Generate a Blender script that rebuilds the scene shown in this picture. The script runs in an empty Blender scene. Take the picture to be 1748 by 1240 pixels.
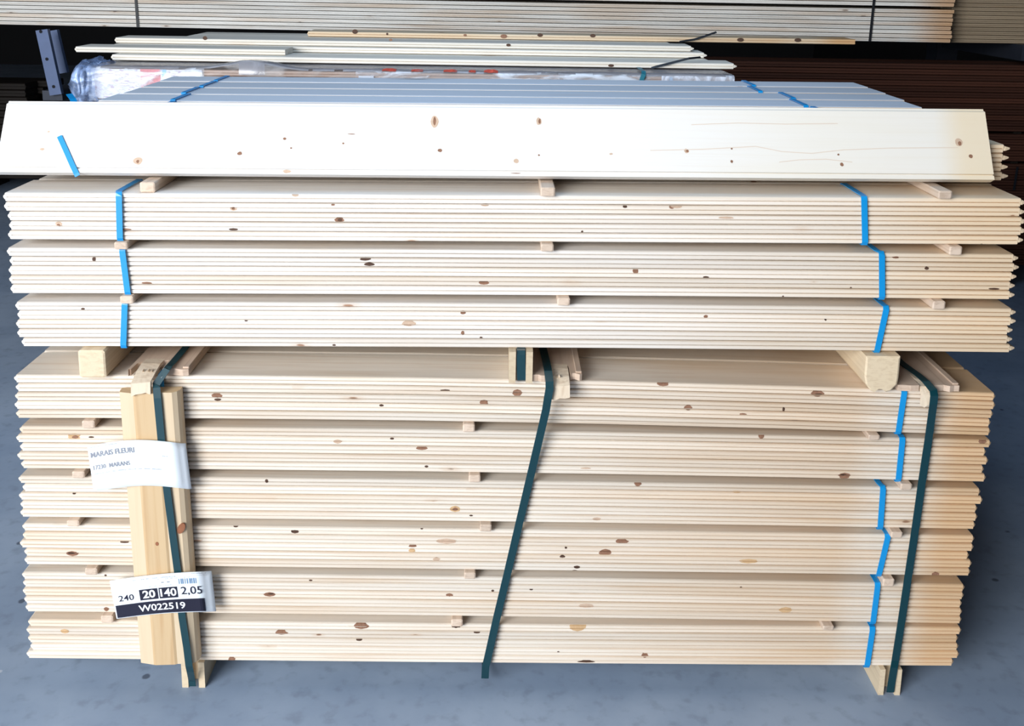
import bpy, math, random
from mathutils import Vector, noise

random.seed(7)
SC = bpy.context.scene
COL = SC.collection

# ------------------------------------------------------------------ camera
F_PX = 1800.0
CAM = Vector((-0.01964, -2.07923, 1.56777))
YAW, PITCH, ROLL, YPP = 0.01116, 0.20624, 0.0157, 329.9
_f0 = Vector((math.sin(YAW), math.cos(YAW), 0)); _r0 = Vector((math.cos(YAW), -math.sin(YAW), 0)); _u0 = Vector((0, 0, 1))
FWD = _f0 * math.cos(PITCH) - _u0 * math.sin(PITCH)
_up = _u0 * math.cos(PITCH) + _f0 * math.sin(PITCH)
RGT = _r0 * math.cos(ROLL) + _up * math.sin(ROLL)
UPV = -_r0 * math.sin(ROLL) + _up * math.cos(ROLL)
cam_data = bpy.data.cameras.new('camera')
cam = bpy.data.objects.new('camera', cam_data); COL.objects.link(cam)
from mathutils import Matrix
M = Matrix((RGT, UPV, -FWD)).transposed().to_4x4(); M.translation = CAM
cam.matrix_world = M
cam_data.sensor_fit = 'HORIZONTAL'; cam_data.sensor_width = 36.0
cam_data.lens = 36.0 * F_PX / 1748.0
cam_data.shift_y = -(620 - YPP) / 1748.0
cam_data.clip_start = 0.05; cam_data.clip_end = 200
SC.camera = cam

def ray(x, y): return FWD + RGT * ((x - 874) / F_PX) - UPV * ((y - YPP) / F_PX)
def at_depth(x, y, Y): d = ray(x, y); return CAM + d * ((Y - CAM.y) / d.y)       # a measured point on a plane of constant depth
def at_height(x, y, z): d = ray(x, y); return CAM + d * ((z - CAM.z) / d.z)      # a measured point on a level plane

# ------------------------------------------------------------------ world, light, exposure
SC.view_settings.view_transform = 'Standard'; SC.view_settings.look = 'None'
SC.view_settings.exposure = 0.0; SC.view_settings.gamma = 1.0; SC.view_settings.use_curve_mapping = False
w = bpy.data.worlds.new('sky'); SC.world = w; w.use_nodes = True
nt = w.node_tree; nt.nodes.clear()
out = nt.nodes.new('ShaderNodeOutputWorld'); bg = nt.nodes.new('ShaderNodeBackground')
tc = nt.nodes.new('ShaderNodeTexCoord'); sp = nt.nodes.new('ShaderNodeSeparateXYZ'); rp = nt.nodes.new('ShaderNodeValToRGB')
nt.links.new(tc.outputs['Generated'], sp.inputs[0]); nt.links.new(sp.outputs['Z'], rp.inputs[0])
rp.color_ramp.elements[0].position = 0.0; rp.color_ramp.elements[0].color = (1.0, 0.97, 0.95, 1)
rp.color_ramp.elements[1].position = 0.75; rp.color_ramp.elements[1].color = (0.50, 0.70, 1.0, 1)
nt.links.new(rp.outputs[0], bg.inputs[0]); bg.inputs[1].default_value = 1.0
nt.links.new(bg.outputs[0], out.inputs[0])

def area(name, loc, target, sx, sy, power, color):
    l = bpy.data.lights.new(name, 'AREA'); l.shape = 'RECTANGLE'; l.size = sx; l.size_y = sy; l.energy = power; l.color = color
    o = bpy.data.objects.new(name, l); COL.objects.link(o); o.location = loc
    o.rotation_euler = (Vector(target) - Vector(loc)).to_track_quat('-Z', 'Y').to_euler(); return o
# daylight of the big loading door behind the photographer, a little to the left
area('door_daylight', (-3.6, -5.0, 2.5), (0.0, 0.3, 0.7), 3.6, 2.8, 550, (0.95, 0.98, 1.0))
# added cool fill, unseen above the stack, to light the top layer
area('cool_top_fill', (-0.1, 0.6, 3.1), (-0.1, 0.6, 0.0), 1.3, 1.6, 24, (0.50, 0.72, 1.0))

# ------------------------------------------------------------------ node helpers / materials
def new_mat(name):
    m = bpy.data.materials.new(name); m.use_nodes = True
    return m, m.node_tree, m.node_tree.nodes['Principled BSDF']
def N(nt, t, **kw):
    n = nt.nodes.new(t)
    for k, v in kw.items(): setattr(n, k, v)
    return n
def mix(nt, fac, a, b, blend='MIX'):
    n = nt.nodes.new('ShaderNodeMix'); n.data_type = 'RGBA'; n.blend_type = blend
    for key, v in ((0, fac), (6, a), (7, b)):
        if hasattr(v, 'is_linked') or isinstance(v, bpy.types.NodeSocket): nt.links.new(v, n.inputs[key])
        else: n.inputs[key].default_value = v if key == 0 else (tuple(v) + (1,))[:4]
    return n.outputs[2]
def math_n(nt, op, a, b=None, clamp=False):
    n = nt.nodes.new('ShaderNodeMath'); n.operation = op; n.use_clamp = clamp
    for i, v in enumerate((a, b)):
        if v is None: continue
        if isinstance(v, bpy.types.NodeSocket): nt.links.new(v, n.inputs[i])
        else: n.inputs[i].default_value = v
    return n.outputs[0]
def maprange(nt, v, a, b, c=0.0, d=1.0):
    n = nt.nodes.new('ShaderNodeMapRange'); nt.links.new(v, n.inputs[0])
    for i, x in enumerate((a, b, c, d)): n.inputs[i + 1].default_value = x
    n.interpolation_type = 'SMOOTHSTEP'
    return n.outputs[0]

def wood(name, base, dark, knot=(0.20, 0.09, 0.045), amber=None, knots=0.5, axis='X', rough=0.62, grain=0.30, var=0.10, kscale=(3.4, 13, 30), ends=(0.90, 0.975), endmix=0.6, band=0.8):
    m, nt, bs = new_mat(name)
    tc = N(nt, 'ShaderNodeTexCoord'); oi = N(nt, 'ShaderNodeObjectInfo')
    off = N(nt, 'ShaderNodeVectorMath', operation='SCALE'); off.inputs[0].default_value = (37.0, 19.0, 23.0)
    nt.links.new(oi.outputs['Random'], off.inputs[3])
    add = N(nt, 'ShaderNodeVectorMath', operation='ADD')
    nt.links.new(tc.outputs['Object'], add.inputs[0]); nt.links.new(off.outputs[0], add.inputs[1])
    def mp(scale):
        s = scale if axis == 'X' else ((scale[1], scale[0], scale[2]) if axis == 'Y' else (scale[1], scale[2], scale[0]))
        v = N(nt, 'ShaderNodeVectorMath', operation='MULTIPLY'); nt.links.new(add.outputs[0], v.inputs[0]); v.inputs[1].default_value = s
        return v.outputs[0]
    n1 = N(nt, 'ShaderNodeTexNoise'); n1.inputs['Scale'].default_value = 1.0; n1.inputs['Detail'].default_value = 5; n1.inputs['Roughness'].default_value = 0.6; n1.inputs['Distortion'].default_value = 0.6
    nt.links.new(mp((2.2, 60, 150)), n1.inputs['Vector'])
    n2 = N(nt, 'ShaderNodeTexNoise'); n2.inputs['Scale'].default_value = 1.0; n2.inputs['Detail'].default_value = 2
    nt.links.new(mp((1.3, 6, 14)), n2.inputs['Vector'])
    g = maprange(nt, n1.outputs[0], 0.42, 0.72)
    g = math_n(nt, 'MULTIPLY', g, grain)
    col = mix(nt, g, base, dark)
    b2 = maprange(nt, n2.outputs[0], 0.45, 0.75); b2 = math_n(nt, 'MULTIPLY', b2, 0.45)
    if amber:
        col = mix(nt, b2, col, amber)
        # yellowed board ends towards +X, as on the real boards
        sx = N(nt, 'ShaderNodeSeparateXYZ'); nt.links.new(tc.outputs['Object'], sx.inputs[0])
        e = maprange(nt, sx.outputs[0], 0.0, 0.8); e = math_n(nt, 'MULTIPLY', e, 0.5 if ends[0] < 1 else 0.0)
        bnd = math_n(nt, 'MULTIPLY', maprange(nt, sx.outputs[0], 0.72, 0.80), maprange(nt, sx.outputs[0], 0.93, 0.87))
        e = math_n(nt, 'MULTIPLY', e, math_n(nt, 'SUBTRACT', 1.0, math_n(nt, 'MULTIPLY', bnd, band)))
        col = mix(nt, e, col, amber)
        e2 = maprange(nt, sx.outputs[0], ends[0], ends[1]); e2 = math_n(nt, 'MULTIPLY', e2, endmix)
        col = mix(nt, e2, col, (amber[0], amber[1] * 0.85, amber[2] * 0.62))
    # overall tone differs a little from board to board
    tone = maprange(nt, oi.outputs['Random'], 0, 1, 1 - var, 1 + var * 0.6)
    hs = N(nt, 'ShaderNodeHueSaturation'); nt.links.new(tone, hs.inputs['Value']); nt.links.new(col, hs.inputs['Color']); col = hs.outputs[0]
    # knots
    if knots > 0:
        vo = N(nt, 'ShaderNodeTexVoronoi'); vo.inputs['Scale'].default_value = 1.0
        nz = N(nt, 'ShaderNodeTexNoise'); nz.inputs['Scale'].default_value = 1.5
        nt.links.new(mp((30, 60, 60)), nz.inputs['Vector'])
        kv = N(nt, 'ShaderNodeVectorMath', operation='MULTIPLY_ADD'); nt.links.new(nz.outputs['Color'], kv.inputs[0]); kv.inputs[1].default_value = (.12, .12, .12)
        nt.links.new(mp(kscale), kv.inputs[2]); nt.links.new(kv.outputs[0], vo.inputs['Vector'])
        sc_ = N(nt, 'ShaderNodeSeparateColor'); nt.links.new(vo.outputs['Color'], sc_.inputs[0])
        pick = math_n(nt, 'GREATER_THAN', sc_.outputs[0], 1 - knots)
        rad = maprange(nt, sc_.outputs[1], 0, 1, 0.07, 0.20)
        d = math_n(nt, 'DIVIDE', vo.outputs['Distance'], rad)
        k = maprange(nt, d, 1.0, 0.55); k = math_n(nt, 'MULTIPLY', k, pick)
        halo = maprange(nt, d, 2.6, 0.8); halo = math_n(nt, 'MULTIPLY', halo, pick); halo = math_n(nt, 'MULTIPLY', halo, 0.30)
        kc = mix(nt, sc_.outputs[2], knot, (knot[0] * 2.3, knot[1] * 2.4, knot[2] * 2.3))
        col = mix(nt, halo, col, (base[0] * 0.72, base[1] * 0.52, base[2] * 0.36))
        col = mix(nt, math_n(nt, 'MULTIPLY', k, 0.85), col, kc)
    nt.links.new(col, bs.inputs['Base Color'])
    bs.inputs['Roughness'].default_value = rough; bs.inputs['Specular IOR Level'].default_value = 0.25
    bp = N(nt, 'ShaderNodeBump'); bp.inputs['Strength'].default_value = 0.12; bp.inputs['Distance'].default_value = 0.0015
    nt.links.new(n1.outputs[0], bp.inputs['Height']); nt.links.new(bp.outputs[0], bs.inputs['Normal'])
    return m

def plain(name, c, rough=0.5, metal=0.0, spec=0.4, nscale=None, namt=0.15):
    m, nt, bs = new_mat(name)
    if nscale:
        tc = N(nt, 'ShaderNodeTexCoord'); n = N(nt, 'ShaderNodeTexNoise'); n.inputs['Scale'].default_value = nscale; n.inputs['Detail'].default_value = 4
        nt.links.new(tc.outputs['Object'], n.inputs['Vector'])
        nt.links.new(mix(nt, n.outputs[0], tuple(x * (1 - namt) for x in c), tuple(min(1, x * (1 + namt)) for x in c)), bs.inputs['Base Color'])
    else: bs.inputs['Base Color'].default_value = tuple(c) + (1,)
    bs.inputs['Roughness'].default_value = rough; bs.inputs['Metallic'].default_value = metal; bs.inputs['Specular IOR Level'].default_value = spec
    return m

M_UP = wood('spruce_pale', (0.87, 0.81, 0.745), (0.64, 0.53, 0.42), amber=(0.78, 0.63, 0.46), band=0, ends=(0.6, 1.0), endmix=.55, knots=0.035, grain=.45, kscale=(14, 9, 45))
M_LOW = wood('spruce_cream', (0.82, 0.735, 0.63), (0.62, 0.47, 0.34), amber=(0.68, 0.47, 0.28), knots=0.05, grain=0.5, kscale=(14, 9, 45))
M_TOP = wood('spruce_skylit_top', (0.62, 0.665, 0.735), (0.52, 0.55, 0.60), knot=(0.16,0.15,0.16), knots=0.12)  # bluish light from overhead put into the colour of the top faces
M_WHITE = wood('spruce_white_face', (0.90, 0.875, 0.85), (0.80, 0.70, 0.60), amber=(0.84, 0.77, 0.64), knots=0.0, band=0, grain=0.22, kscale=(5.5, 18, 18), knot=(0.42, 0.29, 0.20))
M_LOOSE = wood('spruce_loose', (0.84, 0.79, 0.70), (0.66, 0.55, 0.42), knots=0.16)
M_ORANGE = wood('pine_orange', (0.80, 0.66, 0.48), (0.60, 0.38, 0.20), amber=(0.72, 0.46, 0.24), knots=0.30, kscale=(9, 9, 30))
M_STICK = wood('sticker_wood', (0.70, 0.55, 0.43), (0.48, 0.34, 0.24), knots=0.0, axis='Y', grain=0.6)
M_BEARER = wood('bearer_wood', (0.72, 0.58, 0.40), (0.55, 0.40, 0.25), knots=0.0, axis='Y', grain=0.5)
M_CAP = wood('cap_board_wood', (0.62, 0.47, 0.36), (0.46, 0.31, 0.21), knots=0.12, axis='Y', grain=0.5)
M_SPLIT = wood('split_wood', (0.80, 0.66, 0.50), (0.58, 0.42, 0.28), knots=0.0, axis='Z', grain=0.7)
M_POST = wood('post_pine', (0.60, 0.43, 0.25), (0.48, 0.28, 0.13), knots=0.0, axis='Z', grain=0.55)
M_POSTEDGE = wood('post_pine_lit', (0.66, 0.52, 0.355), (0.58, 0.42, 0.26), knots=0.0, axis='Z', grain=0.35)  # paler copy: light caught by the bevelled side strips, put into the colour
M_RACK_WOOD = wood('rack_boards', (0.90, 0.875, 0.82), (0.50, 0.43, 0.35), knots=0.12, grain=0.6, knot=(0.10, 0.06, 0.045), kscale=(9, 9, 40), amber=(0.66, 0.42, 0.22), ends=(2.86, 3.08), endmix=.75)
M_RACK_TAN = wood('rack_boards_tan', (0.40, 0.31, 0.21), (0.27, 0.19, 0.12), knots=0.1, grain=0.6)
M_BROWN = wood('dark_brown_boards', (0.085, 0.030, 0.017), (0.04, 0.015, 0.010), knot=(0.20, 0.12, 0.08), knots=0.10, grain=0.6, var=0.28)
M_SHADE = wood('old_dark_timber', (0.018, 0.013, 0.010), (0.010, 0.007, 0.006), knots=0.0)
M_WRAPWOOD = wood('wrapped_boards', (0.70, 0.50, 0.38), (0.58, 0.38, 0.27), knots=0.14)
M_BLUE = plain('blue_strap', (0.006, 0.29, 0.68), 0.32, spec=0.6)
M_GREEN = plain('green_strap', (0.003, 0.040, 0.052), 0.30, spec=0.7)
M_BLACK = plain('black_strap', (0.012, 0.013, 0.016), 0.4)
M_TEAL = plain('teal_strap', (0.03, 0.20, 0.27), 0.35)
M_STEEL = plain('blue_grey_steel', (0.085, 0.125, 0.24), 0.45, 0.1, nscale=14)
M_STEELDARK = plain('dark_steel', (0.03, 0.035, 0.05), 0.5, 0.3, nscale=14)
M_HOLE = plain('bolt_hole', (0.006, 0.006, 0.01), 0.8)
M_PAPER = plain('card_paper', (0.84, 0.89, 0.94), 0.7, nscale=8, namt=0.03)
M_INK = plain('black_ink', (0.012, 0.012, 0.03), 0.6)
M_INKGREY = plain('grey_ink', (0.28, 0.29, 0.33), 0.7)
M_INKFAINT = plain('faint_ink', (0.52, 0.56, 0.62), 0.7)
M_PAPERINK = plain('white_lettering', (0.88, 0.90, 0.93), 0.7)
M_REDPRINT = plain('red_print', (0.80, 0.22, 0.22), 0.5, nscale=40, namt=0.3)
M_BLUEPRINT = plain('blue_print', (0.35, 0.62, 0.85), 0.5)
M_REDFILM = plain('red_film', (0.75, 0.12, 0.08), 0.35, nscale=30, namt=0.3)
M_WALL = plain('hall_wall', (0.012, 0.012, 0.014), 0.8, nscale=2)
M_CEIL = plain('hall_ceiling', (0.10, 0.10, 0.11), 0.85, nscale=2)
M_YARD = plain('yard_concrete', (0.30, 0.30, 0.29), 0.9, nscale=1.5)

def film_mat(name, tint, lo, hi, scale):
    m = bpy.data.materials.new(name); m.use_nodes = True; nt = m.node_tree; nt.nodes.clear()
    o = N(nt, 'ShaderNodeOutputMaterial'); tr = N(nt, 'ShaderNodeBsdfTransparent'); pb = N(nt, 'ShaderNodeBsdfPrincipled'); mx = N(nt, 'ShaderNodeMixShader')
    tr.inputs[0].default_value = (0.90, 0.93, 0.98, 1)
    pb.inputs['Base Color'].default_value = tint + (1,); pb.inputs['Roughness'].default_value = 0.22; pb.inputs['Specular IOR Level'].default_value = 0.9
    tc = N(nt, 'ShaderNodeTexCoord'); n = N(nt, 'ShaderNodeTexNoise'); n.inputs['Scale'].default_value = 1.0; n.inputs['Detail'].default_value = 5; n.inputs['Distortion'].default_value = 1.2
    mp = N(nt, 'ShaderNodeMapping'); mp.inputs['Scale'].default_value = scale; mp.inputs['Rotation'].default_value = (0, 0.5, 0)
    nt.links.new(tc.outputs['Object'], mp.inputs[0]); nt.links.new(mp.outputs[0], n.inputs['Vector'])
    nt.links.new(maprange(nt, n.outputs[0], 0.42, 0.68, lo, hi), mx.inputs[0])
    bp = N(nt, 'ShaderNodeBump'); bp.inputs['Strength'].default_value = 0.5; bp.inputs['Distance'].default_value = 0.006
    nt.links.new(n.outputs[0], bp.inputs['Height']); nt.links.new(bp.outputs[0], pb.inputs['Normal'])
    nt.links.new(tr.outputs[0], mx.inputs[1]); nt.links.new(pb.outputs[0], mx.inputs[2]); nt.links.new(mx.outputs[0], o.inputs[0])
    return m
M_FILM = film_mat('clear_film', (0.80, 0.84, 0.92), 0.14, 0.85, (9, 9, 26))
M_FILMCLEAR = film_mat('tight_clear_film', (0.82, 0.80, 0.80), 0.03, 0.30, (6, 9, 20))
M_FILMTOP = film_mat('grey_film_top', (0.42, 0.42, 0.46), 0.55, 0.85, (8, 20, 8))
M_FILMWHITE = film_mat('white_film', (0.82, 0.85, 0.95), 0.45, 0.95, (30, 9, 16))
M_FILMBAG = film_mat('gathered_film', (0.40, 0.54, 0.85), 0.25, 0.95, (16, 16, 22))

# floor: painted, slightly blue concrete
M_FLOOR, nt, bs = new_mat('floor_concrete')
tc = N(nt, 'ShaderNodeTexCoord')
n1 = N(nt, 'ShaderNodeTexNoise'); n1.inputs['Scale'].default_value = 2.3; n1.inputs['Detail'].default_value = 6; n1.inputs['Roughness'].default_value = 0.6
n2 = N(nt, 'ShaderNodeTexNoise'); n2.inputs['Scale'].default_value = 26; n2.inputs['Detail'].default_value = 4
vo = N(nt, 'ShaderNodeTexVoronoi'); vo.inputs['Scale'].default_value = 7.5
vw = N(nt, 'ShaderNodeTexVoronoi'); vw.inputs['Scale'].default_value = 5.3
for n in (n1, n2, vo, vw): nt.links.new(tc.outputs['Object'], n.inputs['Vector'])
c = mix(nt, maprange(nt, n1.outputs[0], 0.35, 0.68), (0.265, 0.34, 0.46), (0.345, 0.425, 0.545))
c = mix(nt, math_n(nt, 'MULTIPLY', maprange(nt, n2.outputs[0], 0.5, 0.75), 0.35), c, (0.15, 0.185, 0.25))
scv = N(nt, 'ShaderNodeSeparateColor'); nt.links.new(vo.outputs['Color'], scv.inputs[0])
jit = math_n(nt, 'ADD', vo.outputs['Distance'], math_n(nt, 'MULTIPLY', math_n(nt, 'SUBTRACT', n2.outputs[0], 0.5), 0.12))
sk = math_n(nt, 'MULTIPLY', maprange(nt, jit, 0.085, 0.05), math_n(nt, 'GREATER_THAN', scv.outputs[0], 0.80))
c = mix(nt, math_n(nt, 'MULTIPLY', sk, 0.75), c, (0.05, 0.06, 0.09))
scw = N(nt, 'ShaderNodeSeparateColor'); nt.links.new(vw.outputs['Color'], scw.inputs[0])
sw = math_n(nt, 'MULTIPLY', maprange(nt, vw.outputs['Distance'], 0.035, 0.02), math_n(nt, 'GREATER_THAN', scw.outputs[0], 0.70))
c = mix(nt, math_n(nt, 'MULTIPLY', sw, 0.7), c, (0.62, 0.66, 0.72))
nt.links.new(c, bs.inputs['Base Color']); bs.inputs['Roughness'].default_value = 0.55; bs.inputs['Specular IOR Level'].default_value = 0.3

# ------------------------------------------------------------------ mesh helpers
def mesh(name, verts, faces, mat, smooth=False):
    me = bpy.data.meshes.new(name); me.from_pydata([tuple(v) for v in verts], [], faces)
    for m in (mat if isinstance(mat, (list, tuple)) else [mat]): me.materials.append(m)
    if smooth:
        for p in me.polygons: p.use_smooth = True
    me.update(); return me
def link(name, me, parent=None, loc=(0, 0, 0)):
    o = bpy.data.objects.new(name, me); COL.objects.link(o); o.location = loc
    if parent: o.parent = parent
    return o
def tag(o, label=None, cat=None, group=None, kind=None):
    for k, v in (('label', label), ('category', cat), ('group', group), ('kind', kind)):
        if v: o[k] = v
    return o
def thing(name, loc, label, cat, group=None):
    o = bpy.data.objects.new(name, None); COL.objects.link(o); o.location = loc; o.empty_display_size = 0.05
    return tag(o, label, cat, group)
def fix_normals(me):
    import bmesh
    bm = bmesh.new(); bm.from_mesh(me); bmesh.ops.recalc_face_normals(bm, faces=bm.faces[:]); bm.to_mesh(me); bm.free(); return me
def box_me(name, x0, x1, y0, y1, z0, z1, mat, bev=0.0):
    if bev <= 0:
        v = [(x, y, z) for x in (x0, x1) for y in (y0, y1) for z in (z0, z1)]
        f = [(0, 1, 3, 2), (4, 6, 7, 5), (0, 4, 5, 1), (2, 3, 7, 6), (0, 2, 6, 4), (1, 5, 7, 3)]
        return mesh(name, v, f, mat)
    b = bev
    prof = [(x0 + b, z0), (x1 - b, z0), (x1, z0 + b), (x1, z1 - b), (x1 - b, z1), (x0 + b, z1), (x0, z1 - b), (x0, z0 + b)]
    return prism_y(name, prof, y0, y1, mat, bev)
def prism_y(name, prof, y0, y1, mat, chamfer=0.0):
    cx = sum(p[0] for p in prof) / len(prof); cz = sum(p[1] for p in prof) / len(prof); n = len(prof)
    st = [(y0, 1.0), (y1, 1.0)]
    if chamfer > 0:
        w_ = max(p[0] for p in prof) - min(p[0] for p in prof); s = max(0.6, 1 - 1.2 * chamfer / max(w_ * .5, 1e-4))
        st = [(y0, s), (y0 + chamfer * .7, 1.0), (y1, 1.0)]
    v = []; f = []
    for y, s in st: v += [(cx + (p[0] - cx) * s, y, cz + (p[1] - cz) * s) for p in prof]
    for k in range(len(st) - 1):
        for i in range(n): f.append((k * n + i, k * n + (i + 1) % n, (k + 1) * n + (i + 1) % n, (k + 1) * n + i))
    f.append(tuple(range(n))[::-1]); f.append(tuple((len(st) - 1) * n + i for i in range(n)))
    return fix_normals(mesh(name, v, f, mat))
def prism_z(name, outline, z0, z1, mat):
    n = len(outline); v = [(x, y, z0) for x, y in outline] + [(x, y, z1) for x, y in outline]
    f = [tuple(range(n))[::-1], tuple(range(n, 2 * n))] + [(i, (i + 1) % n, n + (i + 1) % n, n + i) for i in range(n)]
    return fix_normals(mesh(name, v, f, mat))
def ribbon(name, pts, normals, width, mat, t=0.0012):
    """a flat strap through pts; normals point away from what it lies on"""
    pts = [Vector(p) for p in pts]; normals = [Vector(n).normalized() for n in normals]; v = []; f = []
    for i, p in enumerate(pts):
        a = pts[max(i - 1, 0)]; b = pts[min(i + 1, len(pts) - 1)]
        tg = (b - a).normalized(); n = normals[i]
        s = tg.cross(n).normalized() * width * 0.5
        v += [p - s, p + s, p + s + n * t, p - s + n * t]
    for i in range(len(pts) - 1):
        a = i * 4
        for k in range(4): f.append((a + k, a + (k + 1) % 4, a + 4 + (k + 1) % 4, a + 4 + k))
    f.append((0, 1, 2, 3)); e = (len(pts) - 1) * 4; f.append((e + 3, e + 2, e + 1, e))
    return fix_normals(mesh(name, v, f, mat))

# ------------------------------------------------------------------ setting
FX0, FX1 = -9.0, 5.0
tag(link('floor', box_me('floor', FX0, FX1, -3.6, 15.0, -0.15, 0.0, M_FLOOR)), kind='structure')
tag(link('ground_yard', box_me('ground_yard', -30, 30, -40, -3.6, -0.16, -0.01, M_YARD)), kind='structure')
tag(link('wall_back', box_me('wall_back', FX0, FX1, 15.0, 15.2, 0.0, 5.0, M_WALL)), kind='structure')
tag(link('wall_left', box_me('wall_left', FX0 - .2, FX0, -3.6, 15.2, 0.0, 5.0, M_WALL)), kind='structure')
tag(link('wall_right', box_me('wall_right', FX1, FX1 + .2, -3.6, 15.2, 0.0, 5.0, M_WALL)), kind='structure')
tag(link('ceiling', box_me('ceiling', FX0 - .2, FX1 + .2, -3.6, 15.2, 5.0, 5.2, M_CEIL)), kind='structure')
tag(link('wall_front', box_me('wall_front', 0.2, FX1 + .2, -3.8, -3.6, 0.0, 5.2, M_WALL)), kind='structure')

# ------------------------------------------------------------------ boards and bundles
PROF_FRONT = [(.0034, .0185), (0, .0171), (0, .0109), (.0055, .0103), (.0055, .0092), (.0012, .0085), (.0012, .0020), (.0052, 0)]
BT, PITCH_Z, BW, PITCH_Y, BL = 0.0187, 0.0197, 0.138, 0.1455, 2.05
def front_y(zr):
    P_ = PROF_FRONT
    for (y0, z0), (y1, z1) in zip(P_, P_[1:]):
        if z1 <= zr <= z0: return y0 + (y1 - y0) * (z0 - zr) / max(z0 - z1, 1e-9)
    return .004
def board_me(name, zc, mat, L=BL, w=BW, t=BT, tip_r=0.010, tip_l=0.005, nst=6):
    """one tongue-and-groove board along X; zc(x) bends it slightly over its supports"""
    k = t / 0.0187
    prof = [(y, z) for y, z in PROF_FRONT] + [(w - .004, 0), (w, .002), (w, .0167), (w - .004, .0187)]
    prof = [(y, z * k) for y, z in prof]; n = len(prof); v = []; f = []
    xs = [-L / 2 + L * i / (nst - 1) for i in range(nst)]
    for x in xs: v += [(x, y, z + zc(x)) for y, z in prof]
    for s in range(nst - 1):
        for i in range(n): f.append((s * n + i, s * n + (i + 1) % n, (s + 1) * n + (i + 1) % n, (s + 1) * n + i))
    f.append(tuple(range(n))); f.append(tuple((nst - 1) * n + i for i in range(n))[::-1])
    for x, tip, sg in ((L / 2, tip_r, 1), (-L / 2, tip_l, -1)):     # end-matched tongue
        if tip <= 0: continue
        b = len(v); z = zc(x)
        for xx, a0, a1, y0 in ((x - sg * .002, .0045 * k, .0148 * k, .003), (x + sg * tip * .35, .0050 * k, .0142 * k, .003), (x + sg * tip, .0080 * k, .0112 * k, .006)):
            v += [(xx, y0, z + a0), (xx, w - .006, z + a0), (xx, w - .006, z + a1), (xx, y0, z + a1)]
        for s in range(2):
            for i in range(4): f.append((b + s * 4 + i, b + s * 4 + (i + 1) % 4, b + s * 4 + 4 + (i + 1) % 4, b + s * 4 + 4 + i))
        f.append((b + 8, b + 9, b + 10, b + 11))
    return fix_normals(mesh(name, v, f, mat))

def quad_fn(zl, zm, zr):
    c = (zl + zr - 2 * zm) / 2; b = (zr - zl) / 2
    return lambda x: zm + b * x + c * x * x          # x in about [-1, 1]
# row: bottom height left / middle / right, x centre, look
ROWS = {
    'U1': (1.022, 1.0305, 1.038, 0.0155), 'U2': (0.908, 0.917, 0.921, 0.013), 'U3': (0.793, 0.803, 0.805, 0.018),
    'L1': (0.634, 0.6365, 0.619, 0.002), 'L2': (0.5195, 0.521, 0.512, 0.0), 'L3': (0.4065, 0.4065, 0.400, -0.005),
    'L4': (0.2945, 0.292, 0.2885, -0.0115), 'L5': (0.180, 0.1785, 0.171, -0.015), 'L6': (0.0645, 0.063, 0.065, -0.018)}
ZB = {k: quad_fn(*v[:3]) for k, v in ROWS.items()}
XC = {k: v[3] for k, v in ROWS.items()}
ST = 5 * PITCH_Z                                      # height of one bundle
def zb(r, X): return ZB[r](X)
def zt(r, X): return ZB[r](X) + ST
ROWS['U0'] = None; XC['U0'] = 0.012
ZB['U0'] = lambda x: zt('U1', x) + 0.0185 - 0.0025 * x

def strap_loop(name, X_top, X_ft, X_fb, X_bot, y0, y1, z0, z1, width, mat, parent, org):
    """closed strap: front top, front bottom, back bottom, back top"""
    e = 0.0015; r = 0.006
    P = [(X_ft, y0 - e, (z0 + z1) / 2 + .0), (X_fb, y0 - e, z0 + r), (X_fb, y0 + r * .3, z0 - e * .6), (X_bot, y0 + .03, z0 - e * .6), (X_bot, y1, z0 - e * .6), (X_bot, y1 + e, z0 + r),
         (X_top, y1 + e, z1 - r), (X_top, y1 - r, z1 + e), (X_top, y0 + r * 2, z1 + e), (X_ft + (X_top - X_ft) * .15, y0 + r * .2, z1 + e * .6), (X_ft, y0 - e, z1 - r), (X_ft * .5 + X_fb * .5, y0 - e, (z0 + z1) / 2)]
    P[0] = P[-1]
    NR = [(0, -1, 0), (0, -1, -.3), (0, -.7, -.7), (0, 0, -1), (0, 0, -1), (0, 1, 0), (0, 1, 0), (0, .2, 1), (0, 0, 1), (0, -.6, 1), (0, -1, .3), (0, -1, 0)]
    P = [Vector(p) - Vector(org) for p in P]
    return link(name, ribbon(name, P, NR, width, mat), parent)

MESHES = {}; BOARDS = {}
def row_board(r, variant, mat, tip):
    key = (r, variant, mat.name)
    if key not in MESHES:
        z0 = ZB[r](XC[r]); xc = XC[r]
        me_ = MESHES[key] = board_me('board', lambda x: ZB[r](xc + x) - z0, M_UP if mat is M_TOP else mat, tip_r=tip[0], tip_l=tip[1])
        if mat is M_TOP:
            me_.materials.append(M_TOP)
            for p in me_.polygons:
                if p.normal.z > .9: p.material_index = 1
    return MESHES[key]
def bundle(r, y0, mat, label, group=None, n=5, straps=(), tip=(0.010, 0.005), jx=0.004):
    xc = XC[r]; z0 = ZB[r](xc); org = (xc, y0, z0)
    root = thing('board_bundle', org, label, 'board bundle', group)
    me = row_board(r, 0, mat, tip); root_boards = BOARDS.setdefault((r, round(y0, 3)), [])
    for k in range(n):
        root_boards.append(link('board', me, root, (random.uniform(-jx, jx), random.uniform(0, .0012), k * PITCH_Z)))
    for s in straps:
        Xt, Xf, Xb, Xbot = s
        strap_loop('binding_strap', Xt, Xf, Xb, Xbot, y0 - .0022, y0 + BW + .0002, zb(r, Xb), zb(r, Xf) + n * PITCH_Z, 0.0122, M_BLUE, root, org)
    return root

def px_front(x, y): return at_depth(x, y, -0.003).x
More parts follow.
